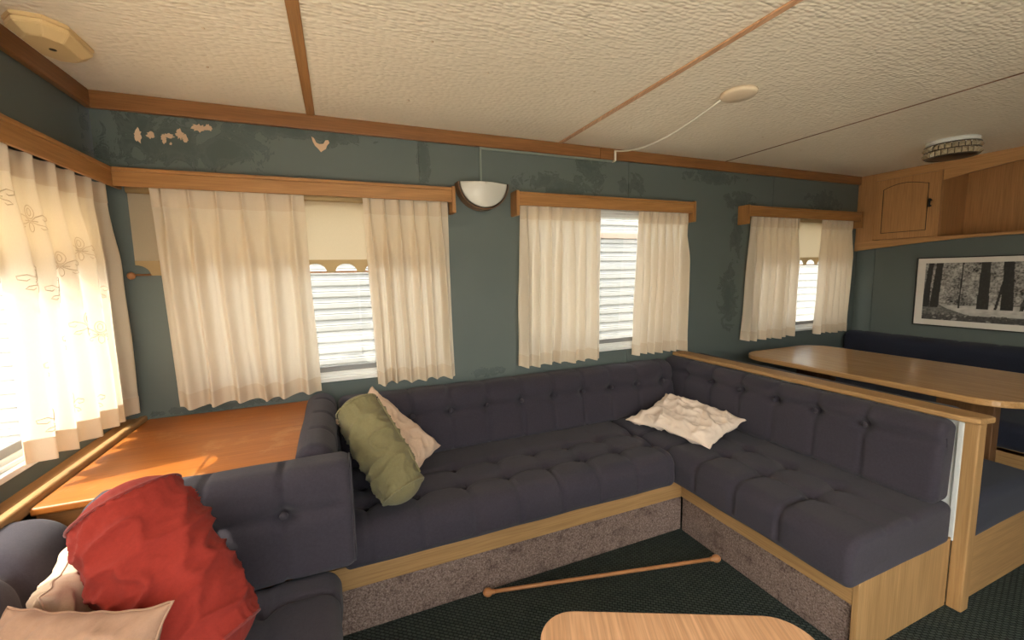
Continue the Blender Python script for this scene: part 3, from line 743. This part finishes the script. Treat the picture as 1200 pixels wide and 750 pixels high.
# door with an arched groove
dr = box('door', X0 - .006, X1 - .004, -.476, -.120, 1.428, 1.860, 'cab', oc, .003); dr_o = dr
ga = [(-.170, 1.475), (-.170, 1.788)] + [(-.170 - .258 * k / 14, 1.788 + .030 * math.sin(PI * (k / 14) ** .9)) for k in range(1, 14)] + [(-.428, 1.790), (-.428, 1.475)]
GRO = []
for p, q in zip(ga, ga[1:] + ga[:1]):
    GRO.append((p, q))
vv = []; ff = []
for p, q in GRO:
    dx, dz = q[0] - p[0], q[1] - p[1]; l = math.hypot(dx, dz); nx, nz = -dz / l * .0022, dx / l * .0022; b = len(vv)
    ex, ez = dx / l * .002, dz / l * .002
    for s, xx in ((1, X0 - .0068), (-1, X0 - .0068), (-1, X0 - .004), (1, X0 - .004)):
        vv += [(xx, p[0] - ex + s * nx, p[1] - ez + s * nz), (xx, q[0] + ex + s * nx, q[1] + ez + s * nz)]
    ff += [(b, b + 1, b + 3, b + 2), (b + 2, b + 3, b + 5, b + 4), (b + 6, b + 7, b + 1, b)]
g_ = mesh('arched_groove', vv, ff, 'dk', dr_o)
hb = bmesh.new()
bbox(hb, X0 - .030, X0 - .022, -.452, -.440, 1.625, 1.682, .003); bbox(hb, X0 - .024, X0 - .006, -.451, -.441, 1.628, 1.640, .002); bbox(hb, X0 - .024, X0 - .006, -.451, -.441, 1.667, 1.679, .002)
from_bm('handle', hb, 'black', dr_o)
# shelf interior
box('back_panel', 4.08, 4.095, YE, -.001, 1.40, ZC - .001, 'cab', oc, .001)
box('shelf_floor', X1, 4.08, YE, -.001, 1.410, 1.425, 'cab_y', oc, .001)
box('divider', X1, 4.08, -.497, -.480, 1.425, ZC - .001, 'cab', oc, .001)
box('side_panel', X1, 4.08, YE, YE + .016, 1.425, ZC - .001, 'cab', oc, .001)

# ------------------------------------------------------------------ framed picture
pf = empty('framed_picture', (3.79, -.9, .81)); tag(pf, 'black and white forest photograph in a thin black frame', 'picture')
ya, yb, za_, zb_ = -.388, -1.40, .815, 1.285
boxes('frame', [(3.780, 3.800, yb, ya, za_, za_ + .007), (3.780, 3.800, yb, ya, zb_ - .007, zb_), (3.780, 3.800, ya - .007, ya, za_ + .007, zb_ - .007), (3.780, 3.800, yb, yb + .007, za_ + .007, zb_ - .007)], 'black', pf, .001)
mount_ = box('mount', 3.786, 3.799, yb + .007, ya - .007, za_ + .007, zb_ - .007, 'mat', pf, 0)
NX, NZ = 300, 120
py0, py1, pz0, pz1 = ya - .050, yb + .050, za_ + .045, zb_ - .040
v = []; f = []; colr = []
def trunk(u, w_, c, wd, ln=0): return abs(u - (c + ln * w_)) < wd * (1.25 - .35 * w_)
TRUNKS = ((.004, .016, .03), (.060, .021, .022), (.325, .026, .0), (.445, .026, -.012), (.492, .008, .075), (.375, .006, .06), (.62, .030, .0), (.74, .02, .03), (.88, .03, -.02), (.035, .003, .0), (.20, .004, .01))
def shade(u, w_):
    asp = 2.2; p = Vector((u * asp * 7, w_ * 7, 2.2)); n1 = noise.noise(p * 2.4); n2 = noise.noise(p * 5.5 + Vector((3, 1, 0))); n3 = noise.noise(p * .6)
    n4 = noise.noise(p * 11 + Vector((1, 6, 2))); g = .30 + .22 * n1 + .26 * n2 + .12 * n3 + .20 * n4
    if w_ > .75: g -= .05
    hz = .30 - .03 * math.sin(u * 7)
    if w_ < hz:
        path = .16 + .9 * abs(w_ - .20)
        g = .15 + .10 * n2 + .06 * n1
        c = .42 + .25 * (hz - w_) / hz
        if abs(u - c) < .34 - .2 * abs(w_ - .22) and .10 < w_ < .29: g = .50 + .16 * n1 + .08 * noise.noise(Vector((u * 30, w_ * 60, 0)))
        if w_ < .10 + .05 * n1: g = .07 + .05 * n2 + (.2 if n1 > .35 else 0)
    if w_ > .26: g -= .22 * math.exp(-((u - .19) / .07) ** 2 - ((w_ - .36) / .09) ** 2)
    for c, wd, ln in TRUNKS:
        if w_ > .22 and trunk(u, w_, c, wd, ln): g = .018 + .02 * max(0, n2)
    if w_ < .36 and u > .5 and w_ > .22 and n1 < .1: g = .06
    return max(.008, min(.75, g))
for j in range(NZ + 1):
    for i in range(NX + 1):
        u, w_ = i / NX, j / NZ; v.append((3.7852, py0 + (py1 - py0) * u, pz0 + (pz1 - pz0) * w_)); s_ = shade(u, w_); colr.append((s_, s_ * .96, s_ * .90, 1))
for j in range(NZ):
    for i in range(NX): q = j * (NX + 1) + i; f.append((q, q + NX + 1, q + NX + 2, q + 1))
o = mesh('print', v, f, 'photo', mount_)
ca = o.data.color_attributes.new('Col', 'FLOAT_COLOR', 'POINT'); ca.data.foreach_set('color', [c for q in colr for c in q])

# ------------------------------------------------------------------ wall lamp and its conduit
lamp = empty('wall_lamp', (.690, -.03, 1.55)); tag(lamp, 'half-round opal glass wall lamp with dark wooden rim', 'wall lamp')
cx, zt_, rw, rh = .686, 1.672, .122, .118
v = []; f = []; na, nr = 32, 10
for j in range(nr + 1):
    q = j / nr
    for i in range(na + 1):
        a = PI + PI * i / na; v.append((cx + rw * q * math.cos(a), -.058 - .034 * (1 - q * q), zt_ + rh * q * math.sin(a)))
for j in range(nr):
    for i in range(na): b = j * (na + 1) + i; f.append((b, b + 1, b + na + 2, b + na + 1))
o = mesh('glass_shade', v, f, 'opal', lamp, True); md = o.modifiers.new('thick', 'SOLIDIFY'); md.thickness = .004
v = []; f = []
for i in range(na + 1):
    a = PI + PI * i / na; c, s = math.cos(a), math.sin(a)
    for rr, y in ((rw - .002, -.066), (rw + .008, -.066), (rw + .008, -.001), (rw - .002, -.001)): v.append((cx + rr * c, y, zt_ + (rr - rw + rh) * s))
for i in range(na):
    for k in range(4): f.append((i * 4 + k, i * 4 + (k + 1) % 4, (i + 1) * 4 + (k + 1) % 4, (i + 1) * 4 + k))
f += [(0, 1, 2, 3), (na * 4 + 3, na * 4 + 2, na * 4 + 1, na * 4)]
mesh('wooden_rim', v, f, 'rim', lamp)
tube('bronze_edge', [(cx + (rw + .001) * math.cos(PI + PI * i / na), -.068, zt_ + (rh + .001) * math.sin(PI + PI * i / na)) for i in range(na + 1)], .0035, 'bronze', lamp, 6)
boxes('back_plate', [(cx - .06, cx + .06, -.006, 0, zt_ - .09, zt_ - .005)], 'white', lamp, .001)
lathe('bulb_holder', [(.012, -.03), (.014, .0), (.012, .02)], 'white', lamp, 12, (cx, -.035, zt_ - .045))
cd_ = empty('cable_conduit', (.69, -.004, 1.75)); tag(cd_, 'painted cable conduit from the cornice down to the wall lamp', 'conduit')
boxes('vertical_run', [(.686, .696, -.008, 0, zt_, 1.850)], 'conduit', cd_, .001); boxes('horizontal_run', [(.686, 1.478, -.009, 0, 1.846, 1.856)], 'conduit', cd_, .001)
boxes('white_drop', [(1.478, 1.488, -.028, -.020, 1.850, 1.908), (1.478, 1.488, -.0205, 0, 1.846, 1.856)], 'cord', cd_, .001)
# ------------------------------------------------------------------ ceiling fittings
cdsc = lathe('ceiling_rose', [(.066, 0), (.066, -.010), (.060, -.016), (.02, -.018), (.001, -.018)], 'cream', None, 40, (1.492, -.806, ZC)); tag(cdsc, 'round cream ceiling cover plate with a cable', 'cover plate')
P0, P1 = Vector((1.462, -.748, ZC - .012)), Vector((1.483, -.026, 1.904)); pts = []
for k in range(21):
    t = k / 20; p = P0.lerp(P1, t); p.z -= .060 * 4 * t * (1 - t) * (.75 + .5 * (t - .5)) ; p.x += .012 * math.sin(PI * t); pts.append(p)
o = tube('ceiling_cable', pts, .0042, 'cord', None, 8); tag(o, 'white cable sagging from the ceiling cover plate to the cornice', 'cable')
sb = empty('ceiling_box', (-.695, -.425, ZC - .04)); tag(sb, 'yellowed plastic ceiling box near the corner', 'ceiling box')
def octa(hx, hy, c): return [(hx - c, hy), (-hx + c, hy), (-hx, hy - c * 1.2), (-hx, -hy + c * 1.2), (-hx + c, -hy), (hx - c, -hy), (hx, -hy + c * 1.2), (hx, hy - c * 1.2)]
def loft(name, rings, mat, parent):
    v = []; f = []; n = len(rings[0][0])
    for pts_, z in rings: v += [(-.695 + x, -.425 + y, z) for x, y in pts_]
    for j in range(len(rings) - 1):
        for i in range(n): f.append((j * n + i, j * n + (i + 1) % n, (j + 1) * n + (i + 1) % n, (j + 1) * n + i))
    f += [tuple(range(n)), tuple((len(rings) - 1) * n + i for i in range(n))[::-1]]
    o = mesh(name, v, f, mat, parent); b = bmesh.new(); b.from_mesh(o.data); bmesh.ops.recalc_face_normals(b, faces=b.faces); bmesh.ops.bevel(b, geom=b.edges[:], offset=.002, segments=2, affect='EDGES'); b.to_mesh(o.data); b.free(); return o
loft('base', [(octa(.066, .108, .035), ZC), (octa(.066, .108, .035), ZC - .010)], 'plastic', sb)
loft('cover', [(octa(.064, .104, .035), ZC - .010), (octa(.064, .104, .035), ZC - .022), (octa(.042, .076, .026), ZC - .042)], 'plastic', sb)
lathe('vent_hole', [(.008, 0), (.008, -.002), (.005, -.003)], 'dk', sb, 12, (-.695, -.425, ZC - .041))
lathe('screw', [(.003, 0), (.003, -.001), (.001, -.002)], 'cream', sb, 8, (-.672, -.365, ZC - .041))
ch = empty('crystal_ceiling_light', (3.20, -.757, ZC - .09)); tag(ch, 'round ceiling light ringed with two rows of smoky crystals', 'ceiling light')
cc = (3.20, -.757, ZC)
lathe('ceiling_plate', [(.108, 0), (.108, -.018), (.102, -.024), (.02, -.026)], 'white', ch, 40, cc)
RINGS = []
for k, rr in enumerate((.112, .112, .106)):
    RINGS.append(tube('ring', [(cc[0] + rr * math.cos(a), cc[1] + rr * math.sin(a), ZC - .026 - .031 * k) for a in [2 * PI * i / 40 for i in range(40)]], .0025, 'bronze', ch, 6, True))
lathe('diffuser', [(.098, -.030), (.098, -.088), (.085, -.092), (.01, -.093)], 'bronze', ch, 32, cc)
cr = None
for row in range(2):
    for i in range(26):
        a = 2 * PI * (i + .5 * row) / 26; p = (cc[0] + .110 * math.cos(a), cc[1] + .110 * math.sin(a), ZC - .042 - .031 * row)
        if cr is None:
            hw, hh = .0118, .0140
            cr = mesh('crystal', [(0, -hw, -hh), (0, hw, -hh), (0, hw, hh), (0, -hw, hh), (.013, 0, 0), (-.008, 0, 0)], [(0, 1, 4), (1, 2, 4), (2, 3, 4), (3, 0, 4), (1, 0, 5), (2, 1, 5), (3, 2, 5), (0, 3, 5)], 'crystal', RINGS[row])
            cr.location = p; cr.rotation_euler = (0, 0, a)
        else: copy_at(cr, p, RINGS[row], (0, 0, a))

# ------------------------------------------------------------------ coffee table and dowel
cf = empty('coffee_table', (.80, -1.62, 0)); tag(cf, 'low coffee table with pinkish oak top and rounded corners', 'table')
ang = math.radians(-25.5); ca_, sa_ = math.cos(ang), math.sin(ang)
A = (.415, -1.195)            # far corner near the sofa, before rounding
def tp(u, w_): return (A[0] + u * ca_ + w_ * sa_, A[1] + u * sa_ - w_ * ca_)
tw, tdp = .62, .46
prism('table_top', [tp(u, -y) for u, y in rpoly(0, tw, -tdp, 0, .085, 8)], 2, .375, .400, 'coffee', cf, .004)
for u in (.09, tw - .09):
    for w_ in (.09, tdp - .09):
        p = tp(u, w_); q = tp(u + (.02 if u > .3 else -.02), w_ + (.02 if w_ > .2 else -.02))
        tube('leg', [(p[0], p[1], .376), (q[0], q[1], 0)], [.020, .014], 'coffee', cf, 12)
bm = bmesh.new()
for u0, u1, w0, w1 in ((.08, tw - .08, .075, .095), (.08, tw - .08, tdp - .095, tdp - .075), (.08, .10, .095, tdp - .095), (tw - .10, tw - .08, .095, tdp - .095)):
    c_ = [tp(u0, w0), tp(u1, w0), tp(u1, w1), tp(u0, w1)]; lo = [bm.verts.new((*p, .325)) for p in c_]; hi = [bm.verts.new((*p, .376)) for p in c_]
    bm.faces.new(lo); bm.faces.new(hi)
    for k in range(4): bm.faces.new((lo[k], lo[(k + 1) % 4], hi[(k + 1) % 4], hi[k]))
from_bm('apron', bm, 'coffee', cf)
dw = empty('wooden_rod', (.95, -.75, 0)); tag(dw, 'thin wooden rod with ball ends lying on the carpet', 'rod')
q0, q1 = Vector((.462, -.640, .016)), Vector((1.408, -.850, .016))
tube('shaft', [q0.lerp(q1, k / 8) for k in range(9)], .0075, 'dowel', dw, 10)
rq = (q1 - q0).to_track_quat('Z', 'Y').to_matrix().to_4x4()
for p, s in ((q0, 1), (q1, -1)):
    lathe('ball_end', [(.002, -.020), (.010, -.017), (.0155, -.008), (.0165, 0), (.0145, .009), (.0085, .015), (.0095, .022), (.0078, .026)] if s > 0 else [(.0078, -.026), (.0095, -.022), (.0085, -.015), (.0145, -.009), (.0165, 0), (.0155, .008), (.010, .017), (.002, .020)], 'dowel', dw, 14, p, rq.to_3x3())

# ------------------------------------------------------------------ loose cushions
def bolster(label, c0, c1, rad, mat, pmat, seed, zipper=False, roll=0.0, wr=.006):
    c0, c1 = Vector(c0), Vector(c1); ax = (c1 - c0); L = ax.length; ax.normalize()
    u = ax.cross(Vector((0, 0, 1))).normalized(); w_ = u.cross(ax)
    n, m = 96, 84; v = []; f = []; prof = []
    cap = rad * .42
    for k in range(6): prof.append((rad * (.02 + .93 * k / 5.0), -cap * (1 - (k / 5.0) ** 2.2)))
    ms = []
    for k in range(m + 1): ms.append((rad, L * k / m))
    prof += ms
    for k in range(5, -1, -1): prof.append((rad * (.02 + .93 * k / 5.0), L + cap * (1 - (k / 5.0) ** 2.2)))
    for (rr, z) in prof:
        for i in range(n):
            a = 2 * PI * i / n + roll; body = 0 <= z <= L; r2 = rr
            if body:
                e = min(z, L - z); plump = 1 + .06 * math.sin(PI * z / L)
                p = Vector((math.cos(a) * 1.3, math.sin(a) * 1.3, z / rad * 1.1 + seed))
                tw_ = Vector((math.cos(a + z * 3) * 1.0, math.sin(a + z * 3) * 1.0, z / rad * 1.5 + seed * 2))
                rid = 1 - abs(noise.noise(tw_ * 1.15)) * 2; rid2 = 1 - abs(noise.noise(tw_ * 2.3 + Vector((5, 2, 1)))) * 2
                k_ = min(1, e / .05)
                r2 = rr * plump + wr * (max(0, rid) ** 3 * 1.0 + max(0, rid2) ** 3 * .25 - .3) * (.35 + .65 * k_) + rad * .05 * noise.noise(p)
                if e < .05: r2 += .0028 * math.sin(a * 34 + 3 * noise.noise(Vector((a * 3, seed, 0)))) * (1 - e / .05) - .004 * (1 - e / .05)
            v.append(c0 + ax * z + (u * math.cos(a) + w_ * math.sin(a)) * r2)
    M_ = len(prof)
    for j in range(M_ - 1):
        for i in range(n): f.append((j * n + i, j * n + (i + 1) % n, (j + 1) * n + (i + 1) % n, (j + 1) * n + i))
    f += [tuple(range(n))[::-1], tuple((M_ - 1) * n + i for i in range(n))]
    o = mesh('bolster_cushion', v, f, mat, None, True); tag(o, label, 'cushion')
    for z in (0, L):
        tube('piping', [c0 + ax * z + (u * math.cos(a) + w_ * math.sin(a)) * (rad * .985) for a in [2 * PI * i / 48 for i in range(48)]], rad * .034, pmat, o, 6, True)
    if zipper:
        a = zipper; pts_ = []
        for k in range(20):
            z = .02 + (L - .04) * k / 19; pts_.append(c0 + ax * z + (u * math.cos(a) + w_ * math.sin(a)) * (rad * (1 + .06 * math.sin(PI * z / L)) + .0035))
        tube('seam', pts_, .003, pmat, o, 6)
        p = pts_[0]; box('zip_pull', p.x - .003, p.x + .003, p.y - .004, p.y + .004, p.z - .022, p.z + .004, 'bronze', o, .001)
    return o
def pillow(label, center, rot, w_, h_, th, mat, seed, crumple=.010, bend=None, name='cushion'):
    n = 64; v = []; f = []
    Mx = Matrix.Translation(center) @ rot
    def pt(i, j, s):
        a, b = 2 * i / n - 1, 2 * j / n - 1
        e = (1 - a ** 4) * (1 - b ** 4); t = th * .5 * max(0, e) ** .55
        x = a * w_ / 2 * (1 - .10 * (1 - a * a) * 0 - .09 * (1 - b * b) * abs(a) ** 3 * 1.0); y = b * h_ / 2 * (1 - .09 * (1 - a * a) * abs(b) ** 3)
        p = Vector((a * 1.7, b * 1.7, seed)); q = Vector((a * 2.2 + .8 * b, b * 1.4 - a * .7, seed + 3))
        cr_ = max(0, 1 - abs(noise.noise(q * .9)) * 2.4) ** 2 * 1.3 + max(0, 1 - abs(noise.noise(q * 1.9 + Vector((1, 2, 3)))) * 2.4) ** 2 * .6
        z = s * (t + crumple * (cr_ - .7) * max(0, e) ** .35) + .5 * crumple * noise.noise(p * 2) + (bend(a, b) if bend else 0)
        x += crumple * .6 * noise.noise(p * 2 + Vector((7, 0, 0))); y += crumple * .6 * noise.noise(p * 2 + Vector((0, 7, 0)))
        return Mx @ Vector((x, y, z))
    idx = {}
    for s in (1, -1):
        for i in range(n + 1):
            for j in range(n + 1):
                if s == -1 and (i in (0, n) or j in (0, n)): idx[(i, j, s)] = idx[(i, j, 1)]; continue
                idx[(i, j, s)] = len(v); v.append(pt(i, j, s))
    for s in (1, -1):
        for i in range(n):
            for j in range(n):
                q = (idx[(i, j, s)], idx[(i + 1, j, s)], idx[(i + 1, j + 1, s)], idx[(i, j + 1, s)]); f.append(q if s == 1 else q[::-1])
    o = mesh(name, v, f, mat, None, True); tag(o, label, 'cushion')
    edge = [(i, 0) for i in range(0, n, 2)] + [(n, j) for j in range(0, n, 2)] + [(i, n) for i in range(n, 0, -2)] + [(0, j) for j in range(n, 0, -2)]
    tube('seam', [v[idx[(i, j, 1)]] for i, j in edge], .0022, mat, o, 5, True)
    return o
bolster('olive green bolster leaning on the long sofa beside the corner table', (.038, -.385, .735), (.170, -.610, .475), .080, 'green', 'green_p', 2.0, zipper=2.2, wr=.011)
def frame_rot(xa, ya_):
    xa = Vector(xa).normalized(); za2 = xa.cross(Vector(ya_)).normalized(); ya2 = za2.cross(xa); return Matrix((xa, ya2, za2)).transposed().to_4x4()
pillow('beige cushion propped behind the olive bolster', (.166, -.286, .570), frame_rot((.265, -.13, -.265), (.69, .67, .25)), .40, .25, .09, 'beige', 5.0, .010)
pillow('crumpled pale pillow lying in the corner of the sofa', (1.625, -.440, .462), frame_rot((.107, -.445, .0), (.315, .155, .045)), .47, .37, .075, 'pale', 8.0, .016, bend=lambda a, b: .03 * max(0, b) * max(0, -a) + .008 * math.cos(a * 3))
bolster('brick red velvet bolster in the sun on the end seat', (-.445, -.955, .755), (-.285, -1.105, .485), .098, 'red', 'red_p', 6.0, wr=.014, roll=.5)
pillow('tan cushion leaning in front of the sunlit blush cushion', (-.462, -1.235, .550), frame_rot((.93, -.36, .0), (.10, .50, .70)), .28, .30, .09, 'blush', 12.0, .012)
pillow('sunlit blush cushion tucked behind the red bolster', (-.538, -.968, .535), frame_rot((.20, -.97, .0), (-.12, .02, .98)), .24, .27, .075, 'beige', 15.0, .012)

# ------------------------------------------------------------------ parent everything, origins at the base
bpy.context.view_layer.update()
O = bpy.data.objects
kids = {}
for c, p in PARENT.items(): kids.setdefault(p, []).append(c)
def recentre(o, base):
    """move a mesh's origin into its own middle (or base); shared data keeps its origin"""
    if o.type != 'MESH' or o.data.users > 1 or tuple(o.rotation_euler) != (0, 0, 0): return
    co = np.empty(len(o.data.vertices) * 3); o.data.vertices.foreach_get('co', co); co = co.reshape(-1, 3)
    lo, hi = co.min(0), co.max(0); c = (lo + hi) / 2
    if base: c[2] = lo[2]
    o.data.transform(Matrix.Translation(-Vector(c))); o.location = Vector(o.location) + Vector(c)
for o in list(S.objects):
    if o.type == 'MESH': recentre(o, o.name not in PARENT)
for p in list(kids):
    pass
WL = {o.name: Vector(o.location) for o in S.objects}
for c, p in PARENT.items():
    O[c].parent = O[p]; O[c].location = WL[c] - WL[p]
    pp = O[p]
    if tuple(pp.rotation_euler) != (0, 0, 0): print('WARN rotated parent', p)
bpy.context.view_layer.update()
